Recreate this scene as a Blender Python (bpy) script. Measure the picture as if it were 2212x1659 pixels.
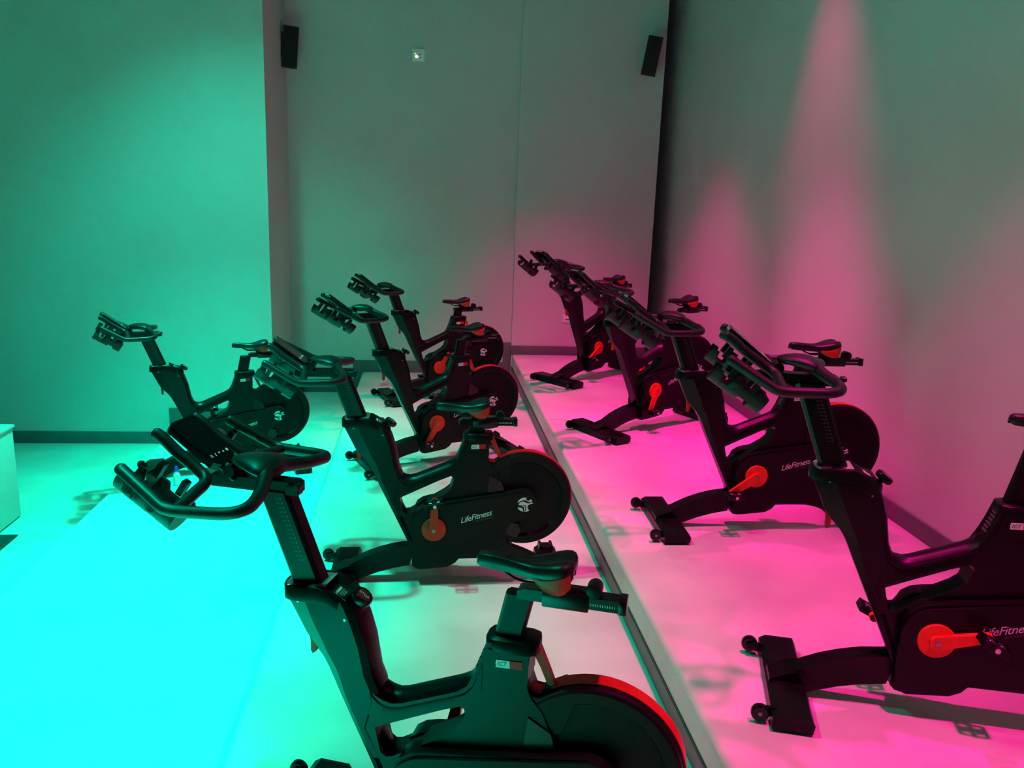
import bpy, bmesh, math, random
from mathutils import Vector, Matrix

for o in list(bpy.data.objects):
    bpy.data.objects.remove(o, do_unlink=True)
SC = bpy.context.scene
COL = SC.collection
PI = math.pi
R = math.radians

# ------------------------------------------------------------------ camera
CAM_H = 2.65
cam_d = bpy.data.cameras.new('camera')
cam_d.sensor_width = 36.0
cam_d.lens = 1783.0 / 2212.0 * 36.0
cam_d.clip_end = 60
cam = bpy.data.objects.new('camera', cam_d)
COL.objects.link(cam)
yaw, pitch, roll = R(6.205), R(12.885), R(-2.093)
fwd = Vector((math.sin(yaw) * math.cos(pitch), math.cos(yaw) * math.cos(pitch), -math.sin(pitch)))
rgt = Vector((math.cos(yaw), -math.sin(yaw), 0))
dwn = fwd.cross(rgt)
r2 = math.cos(roll) * rgt + math.sin(roll) * dwn
d2 = -math.sin(roll) * rgt + math.cos(roll) * dwn
mw = Matrix((r2, -d2, -fwd)).transposed().to_4x4()
mw.translation = Vector((0, 0, CAM_H))
cam.matrix_world = mw
SC.camera = cam

# ------------------------------------------------------------------ world, exposure
w = bpy.data.worlds.new('world')
SC.world = w
w.use_nodes = True
w.node_tree.nodes['Background'].inputs[0].default_value = (0.02, 0.02, 0.02, 1)
w.node_tree.nodes['Background'].inputs[1].default_value = 1.0
vs = SC.view_settings
vs.view_transform = 'Standard'
vs.look = 'None'
vs.gamma = 1.0
vs.use_curve_mapping = False
vs.exposure = 0.0
SC.cycles.max_bounces = 4
SC.cycles.diffuse_bounces = 3
SC.cycles.use_adaptive_sampling = True
SC.cycles.adaptive_threshold = 0.03
SC.cycles.adaptive_min_samples = 12
SC.cycles.glossy_bounces = 2
SC.cycles.transmission_bounces = 0
SC.cycles.caustics_reflective = False
SC.cycles.caustics_refractive = False

# ------------------------------------------------------------------ stage lights on the ceiling, plus an added fill lamp
GREEN = (0.0, 1.0, 0.61)
PINK = (1.0, 0.004, 0.31)


def spot(name, loc, target, color, power, size_deg, blend, radius=0.08):
    l = bpy.data.lights.new(name, 'SPOT')
    l.color = color
    l.energy = power
    l.spot_size = R(size_deg)
    l.spot_blend = blend
    l.shadow_soft_size = radius
    o = bpy.data.objects.new(name, l)
    COL.objects.link(o)
    o.location = loc
    d = Vector(target) - Vector(loc)
    o.rotation_euler = d.to_track_quat('-Z', 'Y').to_euler()
    return o


CZ = 5.7
# name, location, target, colour, watts, cone, source radius
LIGHTS = [
    ('green_stage_light', (-1.7, 1.2, CZ), (-1.9, 1.3, 0.2), GREEN, 13500, 46, 0.10),
    ('green_stage_light', (-1.7, 3.8, CZ), (-1.9, 4.0, 0.2), GREEN, 2700, 46, 0.10),
    ('green_stage_light', (-1.7, 6.6, CZ), (-1.9, 6.8, 0.2), GREEN, 2500, 54, 0.10),
    ('green_stage_light', (-1.6, 3.8, CZ), (-1.5, 4.0, 0.2), GREEN, 1150, 70, 0.10),
    ('green_stage_light', (-1.80, 6.3, CZ), (-1.7, 7.7, 0.2), GREEN, 560, 84, 0.10),
    ('green_stage_light', (-1.6, 3.0, CZ), (-1.5, 3.0, 0.2), GREEN, 300, 100, 0.10),
    ('pink_stage_light', (1.72, 1.7, CZ), (1.80, 1.7, 0.75), PINK, 1550, 47, 0.10),
    ('pink_stage_light', (1.72, 3.7, CZ), (1.80, 3.6, 0.75), PINK, 1350, 47, 0.10),
    ('pink_stage_light', (1.72, 5.9, CZ), (1.80, 5.8, 0.75), PINK, 2150, 47, 0.10),
    ('pink_stage_light', (1.40, 7.9, CZ), (1.55, 8.2, 0.75), PINK, 1450, 58, 0.10),
    ('pink_stage_light', (2.20, 6.3, CZ), (2.90, 5.95, 1.30), PINK, 300, 40, 0.10),
    ('pink_stage_light', (1.60, 3.2, CZ), (1.95, 3.2, 0.75), PINK, 45, 86, 0.10),
]
for L in LIGHTS:
    spot(L[0], L[1], L[2], L[3], L[4], L[5], 1.0, L[6])
al = bpy.data.lights.new('added_fill_light', 'AREA')  # dim unseen fill lamp, added to lift the walls
al.shape = 'RECTANGLE'
al.size = 1.2
al.size_y = 1.2
al.energy = 16
al.color = (0.3, 0.8, 1.0)
ao = bpy.data.objects.new('added_fill_light', al)
COL.objects.link(ao)
ao.location = (0.2, 3.0, 5.7)
ao.rotation_euler = (Vector((1.2, 9.8, 3.0)) - Vector(ao.location)).to_track_quat('-Z', 'Y').to_euler()


# ------------------------------------------------------------------ materials
def mat(name, color, rough=0.5, metal=0.0, spec=0.5, noise=None, bump=None, coat=0.0, emit=None):
    m = bpy.data.materials.new(name)
    m.use_nodes = True
    nt = m.node_tree
    b = nt.nodes['Principled BSDF']
    b.inputs['Base Color'].default_value = (*color, 1)
    b.inputs['Roughness'].default_value = rough
    b.inputs['Metallic'].default_value = metal
    b.inputs['Specular IOR Level'].default_value = spec
    if coat:
        b.inputs['Coat Weight'].default_value = coat
    tc = nt.nodes.new('ShaderNodeTexCoord')
    if noise:
        scale, amount, rr = noise
        n = nt.nodes.new('ShaderNodeTexNoise')
        n.inputs['Scale'].default_value = scale
        n.inputs['Detail'].default_value = 5 if scale < 10 else 1
        nt.links.new(tc.outputs['Object'], n.inputs['Vector'])
        cr = nt.nodes.new('ShaderNodeValToRGB')
        cr.color_ramp.elements[0].position = 0.35
        cr.color_ramp.elements[1].position = 0.65
        cr.color_ramp.elements[0].color = (*[c * (1 - amount) for c in color], 1)
        cr.color_ramp.elements[1].color = (*[min(1, c * (1 + amount)) for c in color], 1)
        nt.links.new(n.outputs['Fac'], cr.inputs['Fac'])
        nt.links.new(cr.outputs['Color'], b.inputs['Base Color'])
        mr = nt.nodes.new('ShaderNodeMapRange')
        mr.inputs['To Min'].default_value = max(0, rough - rr)
        mr.inputs['To Max'].default_value = rough + rr
        nt.links.new(n.outputs['Fac'], mr.inputs['Value'])
        nt.links.new(mr.outputs['Result'], b.inputs['Roughness'])
    if bump:
        scale, strength = bump
        n2 = nt.nodes.new('ShaderNodeTexNoise')
        n2.inputs['Scale'].default_value = scale
        n2.inputs['Detail'].default_value = 3
        nt.links.new(tc.outputs['Object'], n2.inputs['Vector'])
        bp = nt.nodes.new('ShaderNodeBump')
        bp.inputs['Strength'].default_value = strength
        bp.inputs['Distance'].default_value = 0.004
        nt.links.new(n2.outputs['Fac'], bp.inputs['Height'])
        nt.links.new(bp.outputs['Normal'], b.inputs['Normal'])
    if emit:
        b.inputs['Emission Color'].default_value = (*emit[0], 1)
        b.inputs['Emission Strength'].default_value = emit[1]
    return m


M = {
    'wall': mat('wall_paint', (0.62, 0.62, 0.60), 0.65, noise=(1.3, 0.03, 0.03), bump=(160, 0.25)),
    'floor': mat('floor_vinyl', (0.60, 0.60, 0.57), 0.34, spec=0.45, noise=(2.2, 0.10, 0.06), bump=(40, 0.03)),
    'skirt': mat('skirting_vinyl', (0.13, 0.135, 0.14), 0.5, noise=(6, 0.08, 0.03)),
    'ceiling': mat('ceiling_paint', (0.05, 0.05, 0.05), 0.8, noise=(2, 0.05, 0.02)),
    'frame': mat('frame_black', (0.004, 0.004, 0.0042), 0.34, spec=0.2, noise=(30, 0.06, 0.03)),
    'cover': mat('cover_black', (0.006, 0.006, 0.0063), 0.44, spec=0.16, noise=(30, 0.06, 0.03)),
    'gloss': mat('gloss_black', (0.005, 0.005, 0.00525), 0.2, spec=0.35, noise=(30, 0.05, 0.02)),
    'post': mat('post_black', (0.004, 0.004, 0.0042), 0.34, spec=0.22, noise=(30, 0.05, 0.03)),
    'rubber': mat('grip_rubber', (0.009, 0.009, 0.00945), 0.42, spec=0.32, noise=(40, 0.08, 0.04)),
    'tray': mat('tray_plastic', (0.01, 0.01, 0.0105), 0.4, spec=0.3, noise=(40, 0.06, 0.03)),
    'saddle': mat('saddle_vinyl', (0.008, 0.008, 0.0084), 0.36, spec=0.38, noise=(40, 0.06, 0.03)),
    'red': mat('red_paint', (0.74, 0.034, 0.014), 0.42, spec=0.2, noise=(30, 0.05, 0.03)),
    'darkred': mat('dark_red_print', (0.28, 0.010, 0.012), 0.4, spec=0.2, noise=(30, 0.05, 0.03)),
    'redstripe': mat('red_stripe', (0.60, 0.012, 0.012), 0.38, spec=0.15, noise=(30, 0.05, 0.03)),
    'orange': mat('orange_vinyl', (0.66, 0.026, 0.014), 0.45, spec=0.2, noise=(40, 0.05, 0.03)),
    'alu': mat('polished_aluminium', (0.70, 0.71, 0.72), 0.38, metal=1.0, noise=(60, 0.05, 0.05)),
    'steel': mat('steel', (0.25, 0.25, 0.25), 0.35, metal=1.0, noise=(60, 0.05, 0.05)),
    'white': mat('white_print', (0.62, 0.62, 0.62), 0.5, noise=(60, 0.02, 0.02)),
    'grey': mat('grey_print', (0.045, 0.045, 0.045), 0.5, noise=(60, 0.02, 0.02)),
    'screen': mat('screen_glass', (0.006, 0.006, 0.008), 0.10, spec=0.5, noise=(60, 0.02, 0.01)),
    'button': mat('button_print', (0.55, 0.55, 0.55), 0.4, emit=((0.7, 1.0, 0.9), 0.12)),
    'speaker': mat('speaker_black', (0.008, 0.008, 0.008), 0.6, noise=(60, 0.1, 0.03)),
    'grille': mat('speaker_grille', (0.006, 0.006, 0.006), 0.7, bump=(900, 0.6)),
    'plate': mat('plate_plastic', (0.93, 0.93, 0.92), 0.4, noise=(20, 0.02, 0.02)),
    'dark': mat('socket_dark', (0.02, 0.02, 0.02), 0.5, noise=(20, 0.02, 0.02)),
    'led': mat('led_orange', (1.0, 0.3, 0.1), 0.4, emit=((1.0, 0.42, 0.2), 9.0)),
    'led2': mat('led_green', (0.4, 1.0, 0.3), 0.4, emit=((0.5, 1.0, 0.2), 2.0)),
    'mat': mat('rubber_mat', (0.02, 0.02, 0.02), 0.8, noise=(60, 0.1, 0.02), bump=(300, 0.3)),
    'bottle': mat('bottle_plastic', (0.80, 0.80, 0.80), 0.35, noise=(20, 0.02, 0.02)),
    'bluecap': mat('blue_cap', (0.02, 0.06, 0.65), 0.4, noise=(20, 0.02, 0.02)),
}


# ------------------------------------------------------------------ mesh helpers
def finish(bm, name, angle=32):
    bmesh.ops.recalc_face_normals(bm, faces=bm.faces)
    me = bpy.data.meshes.new(name)
    bm.to_mesh(me)
    bm.free()
    me.shade_smooth()
    me.set_sharp_from_angle(angle=R(angle))
    return me


def bevel_bm(bm, width, seg=2, angle=28):
    es = [e for e in bm.edges if len(e.link_faces) == 2 and e.calc_face_angle(0) > R(angle)]
    if es:
        bmesh.ops.bevel(bm, geom=es, offset=width, segments=seg, profile=0.5, affect='EDGES', clamp_overlap=True)


def box_bm(bm, x0, x1, y0, y1, z0, z1, mtx=None):
    r = bmesh.ops.create_cube(bm, size=1.0)
    for v in r['verts']:
        v.co = Vector(((x0 + x1) / 2 + v.co.x * (x1 - x0), (y0 + y1) / 2 + v.co.y * (y1 - y0), (z0 + z1) / 2 + v.co.z * (z1 - z0)))
        if mtx is not None:
            v.co = mtx @ v.co
    return r['verts']


def prism_bm(bm, pts, y0, y1, holes=(), plane='uz', mtx=None):
    """polygon in (u, z) extruded along v from y0 to y1 (plane 'uv' extrudes along z)."""
    tmp = bmesh.new()

    def P(a, b, c):
        return Vector((a, c, b)) if plane == 'uz' else Vector((a, b, c))
    loops = [pts] + list(holes)
    edges = []
    for lp in loops:
        vsx = [tmp.verts.new(P(a, b, y0)) for a, b in lp]
        for i in range(len(vsx)):
            edges.append(tmp.edges.new((vsx[i], vsx[(i + 1) % len(vsx)])))
    if not holes:
        tmp.faces.new(list(tmp.verts))
    else:
        bmesh.ops.triangle_fill(tmp, use_beauty=True, use_dissolve=False, edges=edges)
    ret = bmesh.ops.extrude_face_region(tmp, geom=list(tmp.faces))
    off = Vector((0, y1 - y0, 0)) if plane == 'uz' else Vector((0, 0, y1 - y0))
    for g in ret['geom']:
        if isinstance(g, bmesh.types.BMVert):
            g.co += off
    bmesh.ops.recalc_face_normals(tmp, faces=tmp.faces)
    return merge(bm, tmp, mtx)


def merge(bm, tmp, mtx=None):
    mp = {}
    out = []
    for v in tmp.verts:
        nv = bm.verts.new(mtx @ v.co if mtx is not None else v.co)
        mp[v] = nv
        out.append(nv)
    for f in tmp.faces:
        try:
            bm.faces.new([mp[v] for v in f.verts])
        except ValueError:
            pass
    tmp.free()
    return out


def prism(name, pts, y0, y1, holes=(), bev=0.0, seg=2, plane='uz'):
    bm = bmesh.new()
    prism_bm(bm, pts, y0, y1, holes, plane)
    if bev:
        bevel_bm(bm, bev, seg)
    return finish(bm, name)


def loft_bm(bm, rings, close=True):
    rv = [[bm.verts.new(Vector(p)) for p in r] for r in rings]
    n = len(rv[0])
    for a, b in zip(rv, rv[1:]):
        for i in range(n):
            j = (i + 1) % n
            if not close and j == 0:
                continue
            bm.faces.new((a[i], a[j], b[j], b[i]))
    if close:
        bm.faces.new(rv[0])
        bm.faces.new(list(reversed(rv[-1])))
    return rv


def catmull(pts, n):
    out = []
    P = [pts[0]] + list(pts) + [pts[-1]]
    for i in range(1, len(P) - 2):
        p0, p1, p2, p3 = [Vector(q) for q in P[i - 1:i + 3]]
        for k in range(n):
            t = k / n
            out.append(0.5 * ((2 * p1) + (-p0 + p2) * t + (2 * p0 - 5 * p1 + 4 * p2 - p3) * t * t + (-p0 + 3 * p1 - 3 * p2 + p3) * t ** 3))
    out.append(Vector(P[-2]))
    return out


def tube_bm(bm, pts, seg=12, sub=5, flat=1.0, cap_round=True):
    """pts: (x, y, z, r); smooth swept tube with rounded ends."""
    cp = catmull([(*p[:3],) for p in pts], sub)
    rr = [v.x for v in catmull([(p[3], 0, 0) for p in pts], sub)]
    if cap_round:
        d0 = (cp[0] - cp[1]).normalized()
        d1 = (cp[-1] - cp[-2]).normalized()
        r0, r1 = rr[0], rr[-1]
        cp = [cp[0] + d0 * r0 * 0.55, cp[0] + d0 * r0 * 0.42] + cp + [cp[-1] + d1 * r1 * 0.42, cp[-1] + d1 * r1 * 0.55]
        rr = [r0 * 0.35, r0 * 0.75] + rr + [r1 * 0.75, r1 * 0.35]
    rings = []
    up = Vector((0, 0, 1))
    for i, p in enumerate(cp):
        t = (cp[min(i + 1, len(cp) - 1)] - cp[max(i - 1, 0)]).normalized()
        a = t.cross(up)
        if a.length < 0.05:
            a = t.cross(Vector((0, 1, 0)))
        a.normalize()
        b = a.cross(t).normalized()
        rings.append([p + (a * math.cos(2 * PI * k / seg) + b * flat * math.sin(2 * PI * k / seg)) * rr[i] for k in range(seg)])
    loft_bm(bm, rings)


def cyl_bm(bm, c, axis, r, h, seg=24, r2=None):
    """solid of revolution about axis, centred at c."""
    axis = Vector(axis).normalized()
    c = Vector(c)
    a = axis.orthogonal().normalized()
    b = axis.cross(a)
    r2 = r if r2 is None else r2
    rings = []
    for hh, q in ((-h / 2, r), (h / 2, r2)):
        rings.append([c + axis * hh + (a * math.cos(2 * PI * k / seg) + b * math.sin(2 * PI * k / seg)) * q for k in range(seg)])
    loft_bm(bm, rings)


def lathe_bm(bm, c, axis, prof, seg=32):
    """prof: closed-ended list of (r, h) from one end to the other."""
    axis = Vector(axis).normalized()
    c = Vector(c)
    a = axis.orthogonal().normalized()
    b = axis.cross(a)
    rings = [[c + axis * h + (a * math.cos(2 * PI * k / seg) + b * math.sin(2 * PI * k / seg)) * max(r, 1e-4) for k in range(seg)] for r, h in prof]
    loft_bm(bm, rings)


def text_mesh(name, body, size, shear=0.0, extrude=0.0004, space=1.0):
    cu = bpy.data.curves.new(name, 'FONT')
    cu.body = body
    cu.size = size
    cu.shear = shear
    cu.extrude = extrude
    cu.align_x = 'LEFT'
    cu.resolution_u = 3
    cu.space_character = space
    o = bpy.data.objects.new(name, cu)
    COL.objects.link(o)
    dg = bpy.context.evaluated_depsgraph_get()
    me = bpy.data.meshes.new_from_object(o.evaluated_get(dg))
    me.name = name
    bpy.data.objects.remove(o, do_unlink=True)
    bpy.data.curves.remove(cu)
    return me


def arc(c, r, a0, a1, n):
    return [(c[0] + r * math.cos(R(a0 + (a1 - a0) * i / n)), c[1] + r * math.sin(R(a0 + (a1 - a0) * i / n))) for i in range(n + 1)]


def smooth2(pts, n=3):
    """closed catmull through 2D points."""
    out = []
    N = len(pts)
    for i in range(N):
        p0, p1, p2, p3 = [Vector((*pts[(i + k) % N], 0)) for k in (-1, 0, 1, 2)]
        for k in range(n):
            t = k / n
            q = 0.5 * ((2 * p1) + (-p0 + p2) * t + (2 * p0 - 5 * p1 + 4 * p2 - p3) * t * t + (-p0 + 3 * p1 - 3 * p2 + p3) * t ** 3)
            out.append((q.x, q.y))
    return out


def link(name, me, m, parent=None, loc=(0, 0, 0), rot=(0, 0, 0)):
    o = bpy.data.objects.new(name, me)
    COL.objects.link(o)
    if me is not None and m is not None and len(me.materials) == 0:
        me.materials.append(m)
    o.parent = parent
    o.location = loc
    o.rotation_euler = rot
    return o


def tag(o, label=None, cat=None, group=None, kind=None):
    if label:
        o['label'] = label
    if cat:
        o['category'] = cat
    if group:
        o['group'] = group
    if kind:
        o['kind'] = kind
    return o


def boxobj(name, m, x0, x1, y0, y1, z0, z1, parent=None, bev=0.0, seg=2):
    bm = bmesh.new()
    cx, cy = (x0 + x1) / 2, (y0 + y1) / 2
    box_bm(bm, x0 - cx, x1 - cx, y0 - cy, y1 - cy, 0, z1 - z0)
    if bev:
        bevel_bm(bm, bev, seg)
    return link(name, finish(bm, name), m, parent, (cx, cy, z0))


# ------------------------------------------------------------------ the room
YB0 = -3.5           # wall behind the camera
XL = -9.0            # far left wall
T1, T2, T3 = 0.253, 0.509, 0.7565
X1, X2, X3 = -2.474, -0.75, 1.057      # front edges of the three tiers
YA, YBK, YC, XR = 8.56, 9.87, 9.84, 2.92
XA, XC0, XC1 = -1.562, 1.045, 2.70
ZC = 6.0


def struct(name, m, *a, **k):
    o = boxobj(name, m, *a, **k)
    o['kind'] = 'structure'
    return o


fl = struct('floor', M['floor'], XL, X1 + 0.06, YB0, YA + 0.02, -0.1, 0.0)
struct('ceiling', M['ceiling'], XL - 0.1, XR + 0.1, YB0 - 0.1, 11.4, ZC, ZC + 0.1)
wl = struct('wall_left', M['wall'], XL - 0.1, XL, YB0, YA, -0.1, ZC)
struct('wall_behind', M['wall'], XL - 0.1, XR + 0.1, YB0 - 0.1, YB0, -0.1, ZC)
struct('wall_right', M['wall'], XR, XR + 0.1, YB0, 11.4, -0.1, ZC)
struct('wall_stage_end', M['wall'], XL - 0.1, XA, YA, YBK + 0.1, -0.1, ZC)
struct('wall_back', M['wall'], XA - 0.05, XC0 + 0.02, YBK, YBK + 0.12, -0.1, ZC)
struct('wall_column', M['wall'], XC0, XC1, YC, YC + 0.3, -0.1, ZC)
struct('wall_recess', M['wall'], XC0, XR + 0.05, 11.0, 11.12, -0.1, ZC)


def tier(name, x0, x1, z0, z1, yend):
    """platform: vinyl wrapped over a rounded front edge, dark skirting along the foot of the riser."""
    rad = 0.032
    pts = [(x0, z0 - 0.05)] + arc((x0 + rad, z1 - rad), rad, 180, 90, 8) + [(x1, z1), (x1, z0 - 0.05)]
    bm = bmesh.new()
    prism_bm(bm, pts, YB0, yend)
    o = link(name, finish(bm, name, 40), M['floor'])
    o['kind'] = 'structure'
    boxobj('riser_skirting', M['skirt'], x0 - 0.007, x0 + 0.001, YB0, yend, z0, z0 + 0.090, parent=o, bev=0.002)
    boxobj('riser_seam_shadow', M['dark'], x0 - 0.004, x0 + 0.001, YB0, yend, z0 + 0.090, z0 + 0.100, parent=o)  # solid dark strip drawn as the shadow line in the gap above the skirting
    return o


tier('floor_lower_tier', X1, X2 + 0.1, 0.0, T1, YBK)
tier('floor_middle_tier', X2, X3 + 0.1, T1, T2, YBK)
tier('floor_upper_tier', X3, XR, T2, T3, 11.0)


def skirting(name, x0, x1, y0, y1, z0, z1):
    o = boxobj(name, M['skirt'], x0, x1, y0, y1, z0, z1, bev=0.003)
    o['kind'] = 'structure'
    return o


TH = 0.012
skirting('baseboard_stage_end', XL, -2.50, YA - TH, YA, 0.0, 0.127)
skirting('trim_1', -2.62, X1 + 0.01, YA - TH - 0.001, YA, 0.127, 0.383)
skirting('baseboard_lower_tier', X1 + 0.01, XA, YA - TH, YA, T1, 0.383)
skirting('baseboard_return', XA, XA + TH, YA, YBK, T1, 0.383)
skirting('baseboard_back_lower', XA, -0.86, YBK - TH, YBK, T1, 0.383)
skirting('trim_2', -0.86, X2 + 0.008, YBK - TH - 0.001, YBK, T1, 0.654)
skirting('baseboard_back', X2 + 0.008, 0.945, YBK - TH, YBK, T2, 0.654)
skirting('trim_3', 0.945, XC0, YBK - TH - 0.002, YBK, T2, 0.899)
skirting('baseboard_column', XC0 - 0.004, XC1 + 0.004, YC - TH, YC, T3, 0.867)
skirting('baseboard_right', XR - TH, XR, YB0, 11.0, T3, 0.867)

# ------------------------------------------------------------------ the bike: template meshes
# local axes: x = forward (u), y = rider's left (v), z = up
PARTS = []      # dicts: name, mesh, mat, parent(part index or None), group, loc, rot, label


def part(name, me, m, parent=None, group='fix', loc=(0, 0, 0), rot=(0, 0, 0), label=None):
    if len(me.materials) == 0:
        me.materials.append(M[m])
    PARTS.append(dict(name=name, me=me, parent=parent, group=group, loc=loc, rot=rot, label=label))
    return len(PARTS) - 1


def build_templates():
    # --- frame: plate with the carrying hole, neck, beams
    bm = bmesh.new()
    outer = [(0.235, 0.635), (0.20, 0.64), (0.185, 0.620), (0.160, 0.608), (0.130, 0.602), (0.100, 0.608), (-0.075, 0.680), (-0.108, 0.705),
             (-0.128, 0.745), (-0.146, 0.79), (-0.168, 0.862), (-0.298, 0.862), (-0.294, 0.80), (-0.292, 0.735), (-0.305, 0.700), (-0.34, 0.66),
             (-0.40, 0.52), (-0.45, 0.32), (-0.43, 0.20), (-0.345, 0.152), (-0.132, 0.152), (-0.117, 0.130), (-0.098, 0.112), (-0.065, 0.102),
             (0.075, 0.087), (0.100, 0.092), (0.118, 0.110), (0.120, 0.215), (0.236, 0.515)]
    hole = [(0.186, 0.508), (0.12, 0.540), (-0.027, 0.609), (-0.088, 0.634), (-0.102, 0.628), (-0.106, 0.612), (-0.088, 0.556), (-0.06, 0.532), (0.13, 0.416), (0.150, 0.412), (0.166, 0.424)]
    t = bmesh.new()
    prism_bm(t, outer, -0.05, 0.05, holes=[hole])
    bevel_bm(t, 0.012, 3)
    merge(bm, t)
    st = [(.935, .488, .42, .272, .060, .030), (.90, .482, .405, .250, .062, .030), (.85, .459, .385, .229, .062, .024), (.78, .427, .352, .207, .060, .018), (.74, .395, .335, .200, .058, .020),
          (.71, .366, .318, .194, .057, .026), (.68, .346, .304, .189, .056, .030), (.64, .326, .292, .172, .055, .033), (.60, .308, .280, .165, .054, .034), (.50, .261, .236, .190, .052, .036), (.40, .213, .190, .140, .05, .038),
          (.30, .166, .146, .10, .05, .040), (.16, .10, .085, .05, .05, .042)]
    rings = []
    for z, uf, uc, ur, wd, wf in st:
        rings.append([(uf, wf, z), (uc, wd, z), (ur + .03, wd, z), (ur + .008, wd - .012, z), (ur, wd - .035, z), (ur, -(wd - .035), z), (ur + .008, -(wd - .012), z), (ur + .03, -wd, z), (uc, -wd, z), (uf, -wf, z)])
    t = bmesh.new()
    loft_bm(t, rings)
    merge(bm, t)
    # broad rounded top tube sweeping from the neck up to the seat tube
    t = bmesh.new()
    rings = []
    for u, zt, zl in ((0.235, 0.70, 0.56), (0.200, 0.664, 0.55), (0.178, 0.640, 0.545), (0.155, 0.627, 0.545), (0.130, 0.623, 0.550), (0.100, 0.630, 0.560), (0.05, 0.651, 0.585), (-0.02, 0.680, 0.615), (-0.075, 0.703, 0.635), (-0.105, 0.720, 0.645), (-0.126, 0.745, 0.66), (-0.140, 0.780, 0.68), (-0.155, 0.83, 0.70)):
        hh = [(0.0, zt + 0.001), (0.016, zt - 0.001), (0.031, zt - 0.008), (0.045, zt - 0.022), (0.053, zt - 0.042), (0.053, zl), (0.0, zl)]
        rings.append([(u, v, z) for v, z in hh] + [(u, -v, z) for v, z in reversed(hh[1:-1])])
    loft_bm(t, rings)
    merge(bm, t)
    t = bmesh.new()
    prism_bm(t, [(0.10, 0.226), (0.135, 0.220), (0.22, 0.208), (0.30, 0.186), (0.37, 0.160), (0.43, 0.130), (0.49, 0.095), (0.49, 0.040), (0.42, 0.020), (0.37, 0.042), (0.30, 0.068), (0.22, 0.090), (0.13, 0.107)], -0.040, 0.040)
    bevel_bm(t, 0.008, 2)
    merge(bm, t)
    t = bmesh.new()
    prism_bm(t, [(-0.28, 0.24), (-0.42, 0.215), (-0.52, 0.175), (-0.62, 0.125), (-0.70, 0.09), (-0.70, 0.04), (-0.62, 0.05), (-0.52, 0.09), (-0.42, 0.13), (-0.30, 0.155)], -0.030, 0.030)
    bevel_bm(t, 0.006, 2)
    merge(bm, t)
    frame = part('frame', finish(bm, 'frame', 24), 'frame')

    # rivets on the neck sides
    for u, z in ((0.432, 0.905), (0.278, 0.866)):
        for sd in (1, -1):
            bm = bmesh.new()
            cyl_bm(bm, (u, sd * 0.0595, z), (0, sd, 0), 0.0045, 0.006, 10)
            part('rivet', finish(bm, 'rivet'), 'steel', parent=frame)

    # --- wheel guard: rim with a recessed inner disc, red stripe on the crown
    cx, cz, RO = -0.497, 0.497, 0.268
    bm = bmesh.new()
    prof = [(0.02, -0.030), (0.205, -0.030), (0.212, -0.036), (0.218, -0.046), (0.252, -0.048), (0.262, -0.042), (RO, -0.024), (RO, 0.024), (0.262, 0.042), (0.252, 0.048), (0.218, 0.046), (0.212, 0.036), (0.205, 0.030), (0.02, 0.030)]
    lathe_bm(bm, (cx, 0, cz), (0, 1, 0), prof, 64)
    t = bmesh.new()
    prism_bm(t, [(-0.27, 0.70), (-0.30, 0.705), (-0.328, 0.702), (-0.36, 0.722), (-0.395, 0.742), (-0.44, 0.72), (-0.40, 0.60), (-0.27, 0.55)], -0.044, 0.044)
    bevel_bm(t, 0.008, 2)
    merge(bm, t)
    wheel = part('wheel_guard', finish(bm, 'wheel_guard'), 'cover')
    path = [(-0.297, 0.716), (-0.31, 0.708), (-0.328, 0.7045), (-0.345, 0.711), (-0.358, 0.7205)] + arc((cx, cz), RO + 0.002, 61, 250, 46)
    bm = bmesh.new()
    rings = []
    for i, p in enumerate(path):
        a = Vector((*path[max(0, i - 1)], 0))
        b = Vector((*path[min(len(path) - 1, i + 1)], 0))
        d = (b - a).normalized()
        nx, nz = d.y, -d.x
        f = 1.0 if i < 30 else max(0.15, 1.0 - (i - 30) / 20)
        hw = 0.024 * f
        if (nz < 0) if i < 5 else (nx * (p[0] - cx) + nz * (p[1] - cz) < 0):
            nx, nz = -nx, -nz
        o = 0.0025
        rings.append([(p[0] - nx * 0.006, -hw, p[1] - nz * 0.006), (p[0] + nx * o, -hw, p[1] + nz * o), (p[0] + nx * o, hw, p[1] + nz * o), (p[0] - nx * 0.006, hw, p[1] - nz * 0.006)])
    loft_bm(bm, rings)
    part('crown_stripe', finish(bm, 'crown_stripe'), 'redstripe', parent=wheel, label='thin red stripe along the crown of the wheel guard')
    # brackets linking the guard to the frame on the rider's left
    for pl in ([(-0.30, 0.64), (-0.37, 0.60), (-0.385, 0.55), (-0.36, 0.525), (-0.29, 0.545)], [(-0.40, 0.37), (-0.47, 0.355), (-0.485, 0.31), (-0.46, 0.275), (-0.39, 0.30)]):
        part('guard_bracket', prism('guard_bracket', pl, -0.056, 0.056, bev=0.006), 'gloss')

    # --- side covers over the drive
    cov = [(0.122, 0.235), (0.118, 0.33), (0.112, 0.40), (0.092, 0.445), (0.06, 0.467), (0.02, 0.478), (-0.30, 0.527), (-0.49, 0.560), (-0.525, 0.552), (-0.555, 0.53), (-0.572, 0.49), (-0.562, 0.45), (-0.53, 0.415), (-0.49, 0.395),
           (-0.42, 0.37), (-0.40, 0.33), (-0.40, 0.28), (-0.42, 0.235), (-0.36, 0.17), (-0.14, 0.165), (-0.12, 0.14), (-0.08, 0.118), (0.07, 0.103), (0.11, 0.12)]
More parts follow.
